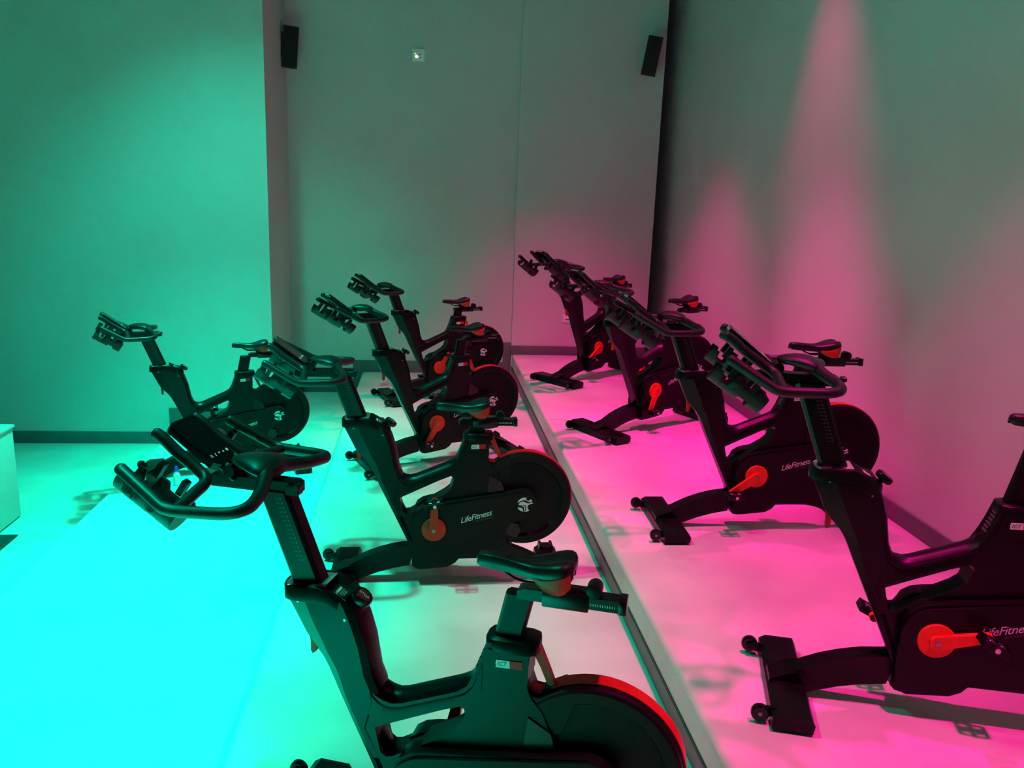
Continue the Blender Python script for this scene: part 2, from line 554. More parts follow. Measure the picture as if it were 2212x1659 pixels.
    for s in (1, -1):
        bm = bmesh.new()
        prism_bm(bm, cov, s * 0.02, s * 0.088)
        bevel_bm(bm, 0.010, 3)
        t = bmesh.new()
        c0, r0, c1, r1_ = (0, 0.346), 0.121, (-0.497, 0.487), 0.070
        th = math.degrees(math.atan2(c1[1] - c0[1], c1[0] - c0[0]))
        dd = math.hypot(c1[0] - c0[0], c1[1] - c0[1])
        al_ = math.degrees(math.acos((r0 - r1_) / dd))
        cap = arc(c0, r0, th + al_, th + 360 - al_, 28) + arc(c1, r1_, th - al_, th + al_, 18)
        prism_bm(t, cap, s * 0.080, s * 0.100)
        bevel_bm(t, 0.007, 3)
        merge(bm, t)
        c = part('side_cover', finish(bm, 'side_cover'), 'cover')
        if s == 1:
            ang = R(16.0)
            # text reads towards the rear when seen from the rider's left
            rot = (PI / 2, ang, PI)
            # local x of text -> -u, local y -> z
            part('lettering', text_mesh('lettering', 'LifeFitness', 0.046, shear=0.42, space=0.93), 'white', parent=c, loc=(-0.146, 0.1006, 0.379), rot=(PI / 2, -ang, PI), label='pale slanted lettering on the drive cover')
            part('lettering', text_mesh('lettering_small', 'POWERED BY', 0.0165, shear=0.2), 'grey', parent=c, loc=(-0.228, 0.1006, 0.384), rot=(PI / 2, -ang, PI), label='small dim lettering under the larger words')
            cc, rr_ = (1200, 917), 112.0
            pcs = [[(1090, 890), (1100, 862), (1125, 832), (1160, 812), (1190, 808), (1222, 811), (1214, 826), (1216, 842), (1230, 855), (1250, 857), (1268, 848), (1278, 832), (1300, 852), (1296, 868), (1270, 878), (1245, 872), (1220, 855), (1190, 846), (1155, 852), (1120, 872)],
                   [(1108, 910), (1120, 890), (1150, 872), (1180, 870), (1215, 887), (1250, 896), (1285, 886), (1300, 880), (1316, 902), (1285, 906), (1255, 915), (1240, 935), (1240, 970), (1264, 1003), (1240, 1018), (1205, 1026), (1216, 985), (1222, 945), (1195, 921), (1150, 926), (1118, 926)],
                   [(1094, 962), (1130, 958), (1160, 970), (1174, 995), (1176, 1020), (1140, 1010), (1112, 988)],
                   [(1150, 936), (1188, 934), (1207, 952), (1204, 985), (1194, 1020), (1184, 1022), (1192, 985), (1190, 958), (1172, 944)]]
            bm = bmesh.new()
            for pc in pcs:
                pp = [(-0.497 - (a - cc[0]) / rr_ * 0.043, 0.487 - (b - cc[1]) / rr_ * 0.043) for a, b in pc]
                prism_bm(bm, pp, 0.0995, 0.1006)
            part('emblem', finish(bm, 'emblem'), 'white', parent=c, label='pale round emblem at the wheel hub')

    # --- neck cap, plate, warning label, stop knob
    def ctop(u):
        xs = [(0.235, 0.902), (0.262, 0.914), (0.30, 0.938), (0.335, 0.956), (0.37, 0.960), (0.50, 0.948)]
        for (a, za), (b, zb) in zip(xs, xs[1:]):
            if u <= b:
                t_ = max(0, (u - a) / (b - a))
                return za + (zb - za) * t_
        return xs[-1][1]
    half = [(0.240, 0.030), (0.262, 0.052), (0.30, 0.062), (0.335, 0.066), (0.37, 0.068), (0.42, 0.068), (0.455, 0.064), (0.478, 0.052), (0.492, 0.033), (0.498, 0.012)]
    outl = half + [(u, -v) for u, v in reversed(half)]
    bm = bmesh.new()
    loft_bm(bm, [[(u, v, ctop(u) - 0.046) for u, v in outl], [(u, v, ctop(u) - 0.006) for u, v in outl], [(u - 0.004 if u > 0.37 else u + 0.003, v * 0.93, ctop(u)) for u, v in outl]])
    cap_i = part('neck_cap', finish(bm, 'neck_cap', 50), 'frame')
    bm = bmesh.new()
    pl = [(0.350, 0.050), (0.47, 0.053), (0.482, 0.035), (0.484, 0.0)]
    pl = pl + [(u, -v) for u, v in reversed(pl[:-1])]
    loft_bm(bm, [[(u, v, ctop(u) - 0.002) for u, v in pl], [(u, v, ctop(u) + 0.0015) for u, v in pl]])
    part('collar_plate', finish(bm, 'collar_plate'), 'alu', parent=cap_i, label='polished metal plate around the handlebar post')
    sl = math.atan2(0.956 - 0.914, 0.335 - 0.262)
    mt = Matrix.Translation((0.298, 0.030, 0.9375)) @ Matrix.Rotation(-sl, 4, 'Y')
    bm = bmesh.new()
    box_bm(bm, -0.022, 0.022, -0.024, 0.024, -0.001, 0.0016, mt)
    lab = part('warning_label', finish(bm, 'warning_label'), 'dark', parent=cap_i)
    bm = bmesh.new()
    box_bm(bm, 0.010, 0.018, -0.018, 0.014, 0.0012, 0.0024, mt)
    prism_bm(bm, [(0.010, 0.016), (0.018, 0.020), (0.010, 0.0235)], 0.0012, 0.0024, plane='uv', mtx=mt)
    for k in range(4):
        box_bm(bm, 0.003 - k * 0.006, 0.0045 - k * 0.006, -0.018 + 0.003 * (k % 2), 0.018 - 0.004 * (k % 3), 0.0012, 0.0024, mt)
    part('label_print', finish(bm, 'label_print'), 'white', parent=cap_i)
    ax = Vector((-0.60, 0, 0.80)).normalized()
    kc = Vector((0.243, 0.022, 0.922))
    bm = bmesh.new()
    lathe_bm(bm, kc, ax, [(0.012, -0.030), (0.012, -0.006), (0.028, -0.004), (0.033, 0.002), (0.034, 0.014), (0.031, 0.021), (0.026, 0.023), (0.0255, 0.020), (0.001, 0.020)], 28)
    kn = part('stop_knob', finish(bm, 'stop_knob'), 'gloss')
    bm = bmesh.new()
    cyl_bm(bm, kc + ax * 0.0203, ax, 0.0235, 0.0016, 24)
    part('knob_disc', finish(bm, 'knob_disc'), 'darkred', parent=kn, label='red disc on top of the knob')
    q = ax.to_track_quat('Z', 'Y')
    # text lies on the knob, readable from the rider's left
    xdir = Vector((-0.8, 0, -0.6))
    ydir = ax.cross(xdir)
    mrot = Matrix((xdir, ydir, ax)).transposed()
    p0 = kc + ax * 0.0215 - xdir * 0.0175 - ydir * 0.005
    part('knob_lettering', text_mesh('knob_lettering', 'STOP', 0.0150, extrude=0.0003), 'white', parent=kn, loc=tuple(p0), rot=tuple(mrot.to_euler()))

    # --- levers
    bm = bmesh.new()
    prism_bm(bm, [(0.426, 0.79), (0.408, 0.785), (0.398, 0.745), (0.402, 0.710), (0.412, 0.702), (0.418, 0.712), (0.418, 0.745)], -0.010, 0.010)
    bevel_bm(bm, 0.003, 2)
    part('height_lever', finish(bm, 'height_lever'), 'orange', label='small red brown lever under the neck')
    bm = bmesh.new()
    prism_bm(bm, [(-0.292, 0.852), (-0.318, 0.852), (-0.345, 0.79), (-0.366, 0.738), (-0.356, 0.728), (-0.345, 0.736), (-0.322, 0.788), (-0.296, 0.835)], -0.013, 0.013)
    bevel_bm(bm, 0.004, 2)
    part('seat_lever', finish(bm, 'seat_lever'), 'red', label='red lever behind the seat post')

    # --- seat clamp collar and badge
    half = [(-0.156, 0.020), (-0.163, 0.040), (-0.185, 0.053), (-0.22, 0.057), (-0.29, 0.055), (-0.312, 0.045), (-0.318, 0.02)]
    outl = half + [(u, -v) for u, v in reversed(half)]
    bm = bmesh.new()
    loft_bm(bm, [[(u, v, 0.838) for u, v in outl], [(u, v, 0.866) for u, v in outl], [((u + 0.235) * 0.94 - 0.235, v * 0.92, 0.872) for u, v in outl]])
    part('seat_collar', finish(bm, 'seat_collar', 50), 'frame')
    bm = bmesh.new()
    loft_bm(bm, [[(-0.170, v, 0.842), (-0.294, v, 0.842), (-0.294, v, 0.75), (-0.158, v, 0.75)] for v in (-0.054, 0.054)])
    bevel_bm(bm, 0.008, 2)
    part('seat_tube_sleeve', finish(bm, 'seat_tube_sleeve'), 'frame')
    bm = bmesh.new()
    prism_bm(bm, [(-0.196, 0.800), (-0.198, 0.812), (-0.274, 0.816), (-0.276, 0.804)], 0.050, 0.0565)
    prism_bm(bm, [(-0.197, 0.790), (-0.199, 0.814), (-0.238, 0.816), (-0.240, 0.792)], 0.050, 0.0568)
    bd = part('badge', finish(bm, 'badge'), 'white', label='small pale badge on the seat tube')
    bm = bmesh.new()
    prism_bm(bm, [(-0.240, 0.792), (-0.238, 0.816), (-0.276, 0.818), (-0.278, 0.794)], 0.050, 0.0572)
    part('badge_panel', finish(bm, 'badge_panel'), 'redstripe', parent=bd)
    part('badge_lettering', text_mesh('badge_lettering', 'IC7', 0.019, shear=0.2), 'dark', parent=bd, loc=(-0.201, 0.0573, 0.7965), rot=(PI / 2, R(-3), PI))
    # stacked print marks up the front of the seat tube
    bm = bmesh.new()
    for k in range(6):
        z = 0.757 + k * 0.014
        u = -0.128 - (z - 0.745) * 0.36
        box_bm(bm, u - 0.002, u + 0.0035, -0.010, 0.030 - 0.006 * (k % 2), z, z + 0.008)
    part('seat_tube_print', finish(bm, 'seat_tube_print'), 'grey')

    # --- handlebar post with its scale
    bm = bmesh.new()
    zb, zt = 0.80, 1.26
    lean = 0.38

    def uc(z):
        return 0.416 + (z - 0.95) * lean
    hw = 0.051
    rings = []
    for z in (zb, 1.18):
        c = uc(z)
        rings.append([(c + hw, 0.022, z), (c + hw - 0.012, 0.034, z), (c - hw + 0.012, 0.034, z), (c - hw, 0.022, z), (c - hw, -0.022, z), (c - hw + 0.012, -0.034, z), (c + hw - 0.012, -0.034, z), (c + hw, -0.022, z)])
    loft_bm(bm, rings)
    hp = part('handlebar_post', finish(bm, 'handlebar_post'), 'post', group='hbpost')
    bm = bmesh.new()
    for k in range(15):
        z = 0.97 + k * 0.0135
        c = uc(z) - 0.012
        prism_bm(bm, [(c + 0.010, z), (c + 0.010, z + 0.0022), (c - 0.002, z + 0.0022), (c - 0.002, z)], 0.0338, 0.0344)
        if k % 1 == 0:
            prism_bm(bm, [(c - 0.006, z - 0.001), (c - 0.006, z + 0.005), (c - 0.011, z + 0.005), (c - 0.011, z - 0.001)], 0.0338, 0.0344)
    part('scale_print', finish(bm, 'scale_print'), 'grey', parent=hp, group='hbpost')

    # --- handlebar slider
    bm = bmesh.new()
    t = bmesh.new()
    prism_bm(t, [(0.432, 1.176), (0.432, 1.206), (0.445, 1.213), (0.70, 1.213), (0.735, 1.204), (0.738, 1.182), (0.72, 1.174)], -0.027, 0.027)
    bevel_bm(t, 0.005, 2)
    merge(bm, t)
    t = bmesh.new()
    box_bm(t, 0.418, 0.462, 0.010, 0.044, 1.180, 1.208)
    box_bm(t, 0.412, 0.432, 0.014, 0.050, 1.200, 1.216)
    bevel_bm(t, 0.003, 1)
    merge(bm, t)
    part('handlebar_slider', finish(bm, 'handlebar_slider'), 'frame', group='hb')

    # --- handlebar: looped base bar, outer horns, inner horns, padded centre
    bm = bmesh.new()
    hr = 0.0178
    for s in (1, -1):
        tube_bm(bm, [(0.532, -0.02 * s, 1.245, 0.024), (0.526, 0.030 * s, 1.243, 0.025), (0.508, 0.080 * s, 1.233, 0.0225), (0.486, 0.135 * s, 1.223, 0.0205), (0.470, 0.190 * s, 1.217, 0.0193), (0.466, 0.235 * s, 1.212, 0.0188), (0.482, 0.267 * s, 1.208, hr), (0.515, 0.285 * s, 1.205, hr),
                     (0.56, 0.293 * s, 1.204, hr), (0.62, 0.300 * s, 1.203, hr), (0.660, 0.305 * s, 1.204, hr), (0.688, 0.306 * s, 1.210, hr), (0.725, 0.299 * s, 1.230, hr), (0.79, 0.285 * s, 1.266, hr), (0.842, 0.274 * s, 1.295, hr)], 14, 5)
        tube_bm(bm, [(0.655, 0.302 * s, 1.203, hr * 0.9), (0.660, 0.255 * s, 1.206, hr), (0.664, 0.190 * s, 1.216, hr), (0.668, 0.140 * s, 1.224, hr), (0.685, 0.112 * s, 1.236, hr), (0.715, 0.104 * s, 1.254, hr), (0.78, 0.100 * s, 1.297, hr), (0.825, 0.098 * s, 1.333, hr), (0.852, 0.098 * s, 1.349, hr)], 14, 5)
    t = bmesh.new()
    rings = []
    for u, wv, hz, zc in ((0.655, 0.010, 0.006, 1.262), (0.648, 0.028, 0.011, 1.262), (0.625, 0.046, 0.017, 1.262), (0.590, 0.064, 0.023, 1.260), (0.555, 0.082, 0.026, 1.256), (0.528, 0.088, 0.026, 1.250), (0.508, 0.070, 0.022, 1.245), (0.496, 0.040, 0.014, 1.240)):
        rings.append([(u, wv * math.cos(2 * PI * k / 18), zc + hz * math.sin(2 * PI * k / 18)) for k in range(18)])
    loft_bm(t, rings)
    merge(bm, t)
    part('handlebar', finish(bm, 'handlebar', 60), 'rubber', group='hb')

    # --- console on its bracket
    ang = math.atan2(1.372 - 1.255, 0.835 - 0.682)
    mt = Matrix.Translation((0.760, 0, 1.300)) @ Matrix.Rotation(-ang, 4, 'Y')
    bm = bmesh.new()
    t = bmesh.new()
    hl, hwid = 0.100, 0.064
    pl = [(hl, hwid - 0.016), (hl - 0.012, hwid), (-hl + 0.02, hwid - 0.008), (-hl, hwid - 0.03)]
    pl = pl + [(a, -b) for a, b in reversed(pl)]
    prism_bm(t, pl, -0.014, 0.011, plane='uv')
    bevel_bm(t, 0.004, 2)
    merge(bm, t, mt)
    box_bm(bm, -0.05, 0.05, -0.035, 0.035, -0.032, -0.012, mt)
    con = part('console', finish(bm, 'console'), 'gloss', group='hb')
    bm = bmesh.new()
    box_bm(bm, -hl + 0.030, hl - 0.010, -hwid + 0.014, hwid - 0.014, 0.0105, 0.0122, mt)
    part('screen', finish(bm, 'screen'), 'screen', parent=con, group='hb')
    bm = bmesh.new()
    bx = -hl + 0.040
    for k, vv in enumerate((0.040, 0.020, 0.0, -0.020, -0.040)):
        if k == 0:
            for q_ in range(3):
                box_bm(bm, bx - 0.004 + q_ * 0.004, bx - 0.0025 + q_ * 0.004, vv - 0.005, vv + 0.005, 0.0120, 0.0127, mt)
        elif k == 1:
            prism_bm(bm, [(bx - 0.005, vv + 0.003), (bx + 0.006, vv - 0.001), (bx + 0.006, vv - 0.004), (bx - 0.005, vv)], 0.0120, 0.0127, plane='uv', mtx=mt)
        elif k in (2, 3):
            prism_bm(bm, [(bx - 0.003, vv), (bx + 0.004, vv - 0.005), (bx + 0.004, vv + 0.005)] if k == 2 else [(bx + 0.004, vv), (bx - 0.003, vv - 0.005), (bx - 0.003, vv + 0.005)], 0.0120, 0.0127, plane='uv', mtx=mt)
        else:
            prism_bm(bm, [(bx + 0.006 * math.cos(a_), vv + 0.005 * math.sin(a_)) for a_ in [i * PI / 4 for i in range(8)]], 0.0120, 0.0127, plane='uv', mtx=mt)
    part('buttons', finish(bm, 'buttons'), 'button', parent=con, group='hb', label='row of pale key symbols below the screen')
    bm = bmesh.new()
    box_bm(bm, hl - 0.002, hl + 0.0012, -hwid + 0.020, hwid - 0.020, -0.004, 0.007, mt)  # metal strip standing in for the bright reflection along the console edge
    part('top_edge_glint', finish(bm, 'top_edge_glint'), 'alu', parent=con, group='hb', label='pale strip standing in for the reflection on the top edge')
    bm = bmesh.new()
    tube_bm(bm, [(0.64, 0.028, 1.205, 0.010), (0.665, 0.028, 1.228, 0.010), (0.70, 0.028, 1.252, 0.010), (0.74, 0.028, 1.285, 0.010)], 10, 3)
    tube_bm(bm, [(0.64, -0.028, 1.205, 0.010), (0.665, -0.028, 1.228, 0.010), (0.70, -0.028, 1.252, 0.010), (0.74, -0.028, 1.285, 0.010)], 10, 3)
    cyl_bm(bm, (0.650, 0, 1.232), (0, 1, 0), 0.019, 0.085, 18)
    part('console_bracket', finish(bm, 'console_bracket'), 'frame', group='hb')

    # --- bottle holders slung under each pair of horns
    for s in (1, -1):
        ang2 = R(33)
        mt = Matrix.Translation((0.780, 0.195 * s, 1.213)) @ Matrix.Rotation(-ang2, 4, 'Y')
        bm = bmesh.new()
        seg = 14
        rr_ = 0.055

        def wallh(x):
            # lip height along the length: closed towards the rider, claws at the front
            if x < -0.055:
                return 20
            if x < -0.005:
                return -2
            if x < 0.035:
                return 28
            if x < 0.075:
                return -32
            return 6
        xs = [-0.098, -0.093, -0.075, -0.06, -0.05, -0.03, -0.01, 0.0, 0.015, 0.03, 0.04, 0.055, 0.07, 0.08, 0.095, 0.108]
        ro, ri = [], []
        for x in xs:
            h = wallh(x)
            a0, a1 = 180 - h, 360 + h
            ro.append([mt @ Vector((x, rr_ * math.cos(R(a0 + (a1 - a0) * k / seg)), rr_ * 1.05 * math.sin(R(a0 + (a1 - a0) * k / seg)) - 0.018)) for k in range(seg + 1)])
            ri.append([mt @ Vector((x, (rr_ - 0.006) * math.cos(R(a0 + (a1 - a0) * k / seg)), (rr_ - 0.006) * 1.05 * math.sin(R(a0 + (a1 - a0) * k / seg)) - 0.018)) for k in range(seg + 1)])
        vo = [[bm.verts.new(p) for p in r_] for r_ in ro]
        vi = [[bm.verts.new(p) for p in r_] for r_ in ri]
        for i in range(len(xs) - 1):
            for k in range(seg):
                # round windows in the trough floor
                if xs[i] in (-0.05, -0.03) and 3 <= k <= 10:
                    continue
                bm.faces.new((vo[i][k], vo[i][k + 1], vo[i + 1][k + 1], vo[i + 1][k]))
                bm.faces.new((vi[i][k], vi[i + 1][k], vi[i + 1][k + 1], vi[i][k + 1]))
            for k, fl_ in ((0, 1), (seg, 0)):
                bm.faces.new((vo[i][k], vo[i + 1][k], vi[i + 1][k], vi[i][k]))
        for i in (0, len(xs) - 1):
            for k in range(seg):
                bm.faces.new((vo[i][k], vo[i][k + 1], vi[i][k + 1], vi[i][k]))
        # end plate towards the rider
        t = bmesh.new()
        ep = arc((0, 0), 0.054, 165, 375, 14)
        rings = [[mt @ Vector((x, a, b * 1.05 - 0.018)) for a, b in ep] for x in (-0.102, -0.094)]
        loft_bm(t, rings)
        merge(bm, t)
        # mounting straps up to the horns
        for x in (-0.035, 0.055):
            box_bm(bm, x - 0.010, x + 0.010, s * 0.066 - 0.012, s * 0.066 + 0.012, -0.02, 0.020, mt)
            box_bm(bm, x - 0.010, x + 0.010, -s * 0.066 - 0.014, -s * 0.066 + 0.010, -0.02, 0.030, mt)
        part('bottle_holder', finish(bm, 'bottle_holder', 45), 'tray', group='hb')

    # --- seat post, slider, clamp
    bm = bmesh.new()
    rings = []
    for z in (0.70, 0.925):
        c = -0.223 - (z - 0.87) * 0.21
        rings.append([(c + 0.043, 0.012, z), (c + 0.034, 0.025, z), (c - 0.034, 0.025, z), (c - 0.043, 0.012, z), (c - 0.043, -0.012, z), (c - 0.034, -0.025, z), (c + 0.034, -0.025, z), (c + 0.043, -0.012, z)])
    loft_bm(bm, rings)
    part('seat_post', finish(bm, 'seat_post'), 'post', group='seatpost')
    bm = bmesh.new()
    t = bmesh.new()
    prism_bm(t, [(-0.130, 0.916), (-0.130, 0.940), (-0.150, 0.950), (-0.425, 0.950), (-0.425, 0.915)], -0.026, 0.026)
    bevel_bm(t, 0.005, 2)
    merge(bm, t)
    t = bmesh.new()
    box_bm(t, -0.340, -0.205, -0.033, 0.033, 0.906, 0.958)
    bevel_bm(t, 0.004, 2)
    merge(bm, t)
    t = bmesh.new()
    box_bm(t, -0.447, -0.424, -0.029, 0.029, 0.911, 0.954)
    bevel_bm(t, 0.003, 2)
    merge(bm, t)
    ss = part('seat_slider', finish(bm, 'seat_slider'), 'gloss', group='seat')
    bm = bmesh.new()
    for k in range(11):
        box_bm(bm, -0.345 - k * 0.0068, -0.347 - k * 0.0068, 0.0255, 0.0266, 0.927, 0.934)
    part('scale_print', finish(bm, 'seat_scale_print'), 'white', parent=ss, group='seat')
    bm = bmesh.new()
    cyl_bm(bm, (-0.215, 0, 0.968), (0, 1, 0), 0.016, 0.070, 16)
    t = bmesh.new()
    box_bm(t, -0.240, -0.192, -0.022, 0.022, 0.950, 0.982)
    bevel_bm(t, 0.006, 2)
    merge(bm, t)
    part('saddle_clamp', finish(bm, 'saddle_clamp'), 'frame', group='seat')
    bm = bmesh.new()
    lathe_bm(bm, (-0.352, 0.0, 0.968), (0, 1, 0), [(0.010, -0.03), (0.021, -0.028), (0.023, -0.02), (0.023, 0.02), (0.021, 0.028), (0.010, 0.03)], 18)
    part('slider_knob', finish(bm, 'slider_knob'), 'frame', group='seat')

    # --- saddle
    S = [(0.0, .010, 1.022, 1.008), (.004, .016, 1.031, 1.003), (.015, .0215, 1.0365, .999), (.05, .0235, 1.037, .996), (.09, .026, 1.034, .994), (.12, .030, 1.031, .992), (.15, .039, 1.030, .991), (.18, .052, 1.033, .990), (.205, .063, 1.040, .989), (.23, .0705, 1.048, .989),
         (.255, .0735, 1.054, .990), (.272, .070, 1.056, .994), (.284, .060, 1.054, 1.000), (.291, .045, 1.047, 1.010)]
    bm = bmesh.new()
    rings = []
    for s_, wd, zt, zb_ in S:
        u = -0.003 - s_
        dip = 0.008 * min(1, max(0, (s_ - 0.03) / 0.1))
        hh = [(0.0, zt - dip), (0.28 * wd, zt - dip * 0.6), (0.52 * wd, zt), (0.75 * wd, zt - 0.002), (0.92 * wd, zt - 0.009), (1.0 * wd, zt - 0.020), (0.985 * wd, (zt + zb_) / 2 - 0.006), (0.90 * wd, zb_), (0.75 * wd, zb_ + 0.006), (0.0, zb_ + 0.010)]
        rings.append([(u, v, z) for v, z in hh] + [(u, -v, z) for v, z in reversed(hh[1:-1])])
    loft_bm(bm, rings)
    sad = part('saddle', finish(bm, 'saddle', 60), 'saddle', group='seat')
    for s in (1, -1):
        bm = bmesh.new()
        rings = []
        for s_, wd, dz in ((.165, .040, .0), (.18, .050, .008), (.205, .0635, .022), (.23, .0715, .031), (.255, .0740, .032), (.272, .0705, .026), (.286, .058, .012)):
            u = -0.003 - s_
            top = 1.000 + 0.028 * max(0, (s_ - 0.20) / 0.086) ** 1.2
            bot = 0.993 - dz
            rings.append([(u, s * wd * 1.012, top), (u, s * wd * 1.006, (top + bot) / 2), (u, s * wd * 0.86, bot), (u, s * (wd * 0.86 - 0.004), bot), (u, s * (wd - 0.006), (top + bot) / 2), (u, s * (wd - 0.008), top)])
        loft_bm(bm, rings)
        part('saddle_flank', finish(bm, 'saddle_flank', 60), 'orange', parent=sad, group='seat', label='orange red flank panel of the saddle')
    bm = bmesh.new()
    for s in (1, -1):
        tube_bm(bm, [(-0.075, 0.010 * s, 1.000, 0.0038), (-0.10, 0.014 * s, 0.985, 0.0038), (-0.135, 0.018 * s, 0.972, 0.0038), (-0.19, 0.022 * s, 0.972, 0.0038), (-0.25, 0.026 * s, 0.974, 0.0038), (-0.275, 0.030 * s, 0.995, 0.0038)], 8, 3)
    part('saddle_rails', finish(bm, 'saddle_rails'), 'frame', parent=sad, group='seat')

    # --- feet and rollers
    bm = bmesh.new()
    prof = [(0.425, 0.012), (0.420, 0.045), (0.432, 0.066), (0.545, 0.066), (0.570, 0.050), (0.572, 0.012)]
    t = bmesh.new()
    loft_bm(t, [[(u, v, z) for u, z in prof] for v in (-0.300, 0.300)])
    bevel_bm(t, 0.008, 3)
    merge(bm, t)
    t = bmesh.new()
    prism_bm(t, [(0.430, 0.05), (0.430, 0.105), (0.445, 0.112), (0.500, 0.098), (0.560, 0.070), (0.565, 0.05)], -0.055, 0.055)
    bevel_bm(t, 0.006, 2)
    merge(bm, t)
    for v in (-0.26, 0.26):
        for u in (0.45, 0.54):
            cyl_bm(bm, (u, v, 0.007), (0, 0, 1), 0.020, 0.014, 14)
    ff = part('front_foot', finish(bm, 'front_foot'), 'frame')
    bm = bmesh.new()
    t = bmesh.new()
    prism_bm(t, [(-0.600, 0.012), (-0.608, 0.070), (-0.640, 0.092), (-0.705, 0.092), (-0.735, 0.070), (-0.742, 0.012)], -0.27, 0.27)
    bevel_bm(t, 0.008, 2)
    merge(bm, t)
    for s in (1, -1):
        t = bmesh.new()
        prism_bm(t, [(-0.625, 0.06), (-0.632, 0.112), (-0.645, 0.112), (-0.652, 0.100), (-0.694, 0.100), (-0.700, 0.112), (-0.712, 0.112), (-0.722, 0.06)], s * 0.19, s * 0.275)
        bevel_bm(t, 0.004, 2)
        merge(bm, t)
        for u in (-0.63, -0.71):
            cyl_bm(bm, (u, s * 0.24, 0.007), (0, 0, 1), 0.020, 0.014, 14)
    part('rear_foot', finish(bm, 'rear_foot'), 'frame')
    for s in (1, -1):
        bm = bmesh.new()
        lathe_bm(bm, (0.612, s * 0.252, 0.043), (0, 1, 0), [(0.010, -0.013), (0.028, -0.013), (0.033, -0.009), (0.034, 0.0), (0.033, 0.009), (0.028, 0.013), (0.010, 0.013)], 24)
        ro_ = part('roller', finish(bm, 'roller'), 'gloss')
        bm = bmesh.new()
        cyl_bm(bm, (0.612, s * 0.252, 0.043), (0, 1, 0), 0.0075, 0.030, 12)
        part('roller_bolt', finish(bm, 'roller_bolt'), 'steel', parent=ro_)
        bm = bmesh.new()
        t = bmesh.new()
        prism_bm(t, [(0.55, 0.020), (0.55, 0.058), (0.585, 0.060), (0.622, 0.052), (0.625, 0.036), (0.59, 0.024)], s * 0.225, s * 0.238)
        bevel_bm(t, 0.003, 2)
        merge(bm, t)
        part('roller_bracket', finish(bm, 'roller_bracket'), 'frame', parent=ro_)

    # --- cranks and pedals (origin on the crank axle)
    for s in (1, -1):
        bm = bmesh.new()
        t = bmesh.new()
        lathe_bm(t, (0, s * 0.108, 0), (0, s, 0), [(0.05, -0.012), (0.0655, -0.010), (0.067, 0.0), (0.064, 0.004), (0.058, 0.0045), (0.002, 0.0045)], 40)
        merge(bm, t)
        t = bmesh.new()
        L_ = 0.172
        armp = arc((0, 0), 0.027, 100, 260, 12) + arc((L_, 0), 0.0165, -85, 85, 10)
        prism_bm(t, armp, s * 0.108, s * 0.130)
        bevel_bm(t, 0.005, 2)
        merge(bm, t)
        ck = part('crank', finish(bm, 'crank'), 'red', group='crank%d' % s, loc=(0, 0, 0.346), label='red crank arm with round disc')
        bm = bmesh.new()
        cyl_bm(bm, (0, s * 0.128, 0), (0, s, 0), 0.010, 0.008, 16)
        part('axle_bolt', finish(bm, 'axle_bolt'), 'steel', parent=ck, group='crank%d' % s)
        # pedal, origin at its spindle
        bm = bmesh.new()
        cyl_bm(bm, (0, s * 0.166, 0), (0, 1, 0), 0.010, 0.084, 14)
        for vv in (0.142, 0.206):
            t = bmesh.new()
            box_bm(t, -0.050, 0.050, s * vv - 0.004, s * vv + 0.004, -0.015, 0.015)
            bevel_bm(t, 0.002, 1)
            merge(bm, t)
        for uu in (-0.048, 0.048):
            t = bmesh.new()
            box_bm(t, uu - 0.004, uu + 0.004, min(s * 0.14, s * 0.208), max(s * 0.14, s * 0.208), -0.014, 0.014)
            bevel_bm(t, 0.002, 1)
            merge(bm, t)
            for q_ in range(4):
                vv = s * (0.148 + q_ * 0.017)
                box_bm(bm, uu - 0.0035, uu + 0.0035, vv - 0.004, vv + 0.004, 0.012, 0.018)
        box_bm(bm, -0.042, 0.042, min(s * 0.163, s * 0.185), max(s * 0.163, s * 0.185), -0.011, 0.011)
        pd = part('pedal', finish(bm, 'pedal'), 'frame', parent=ck, group='pedal%d' % s, loc=(0.172, 0, 0))
        bm = bmesh.new()
        for uu in (-0.022, 0.022):
            t = bmesh.new()
            box_bm(t, uu - 0.010, uu + 0.010, s * 0.174 - 0.016, s * 0.174 + 0.016, -0.017, 0.017)
            bevel_bm(t, 0.003, 1)
            merge(bm, t)
        cyl_bm(bm, (0, s * 0.174, 0), (0, 1, 0), 0.012, 0.034, 14)
        part('pedal_clip', finish(bm, 'pedal_clip'), 'steel', parent=ck, group='pedal%d' % s, loc=(0.172, 0, 0), label='bare metal clip in the pedal')
        bm = bmesh.new()
        cyl_bm(bm, (0.172, s * 0.2125, 0), (0, 1, 0), 0.0095, 0.006, 14)
        part('spindle_cap', finish(bm, 'spindle_cap'), 'alu', parent=ck, group='crank%d' % s)


build_templates()


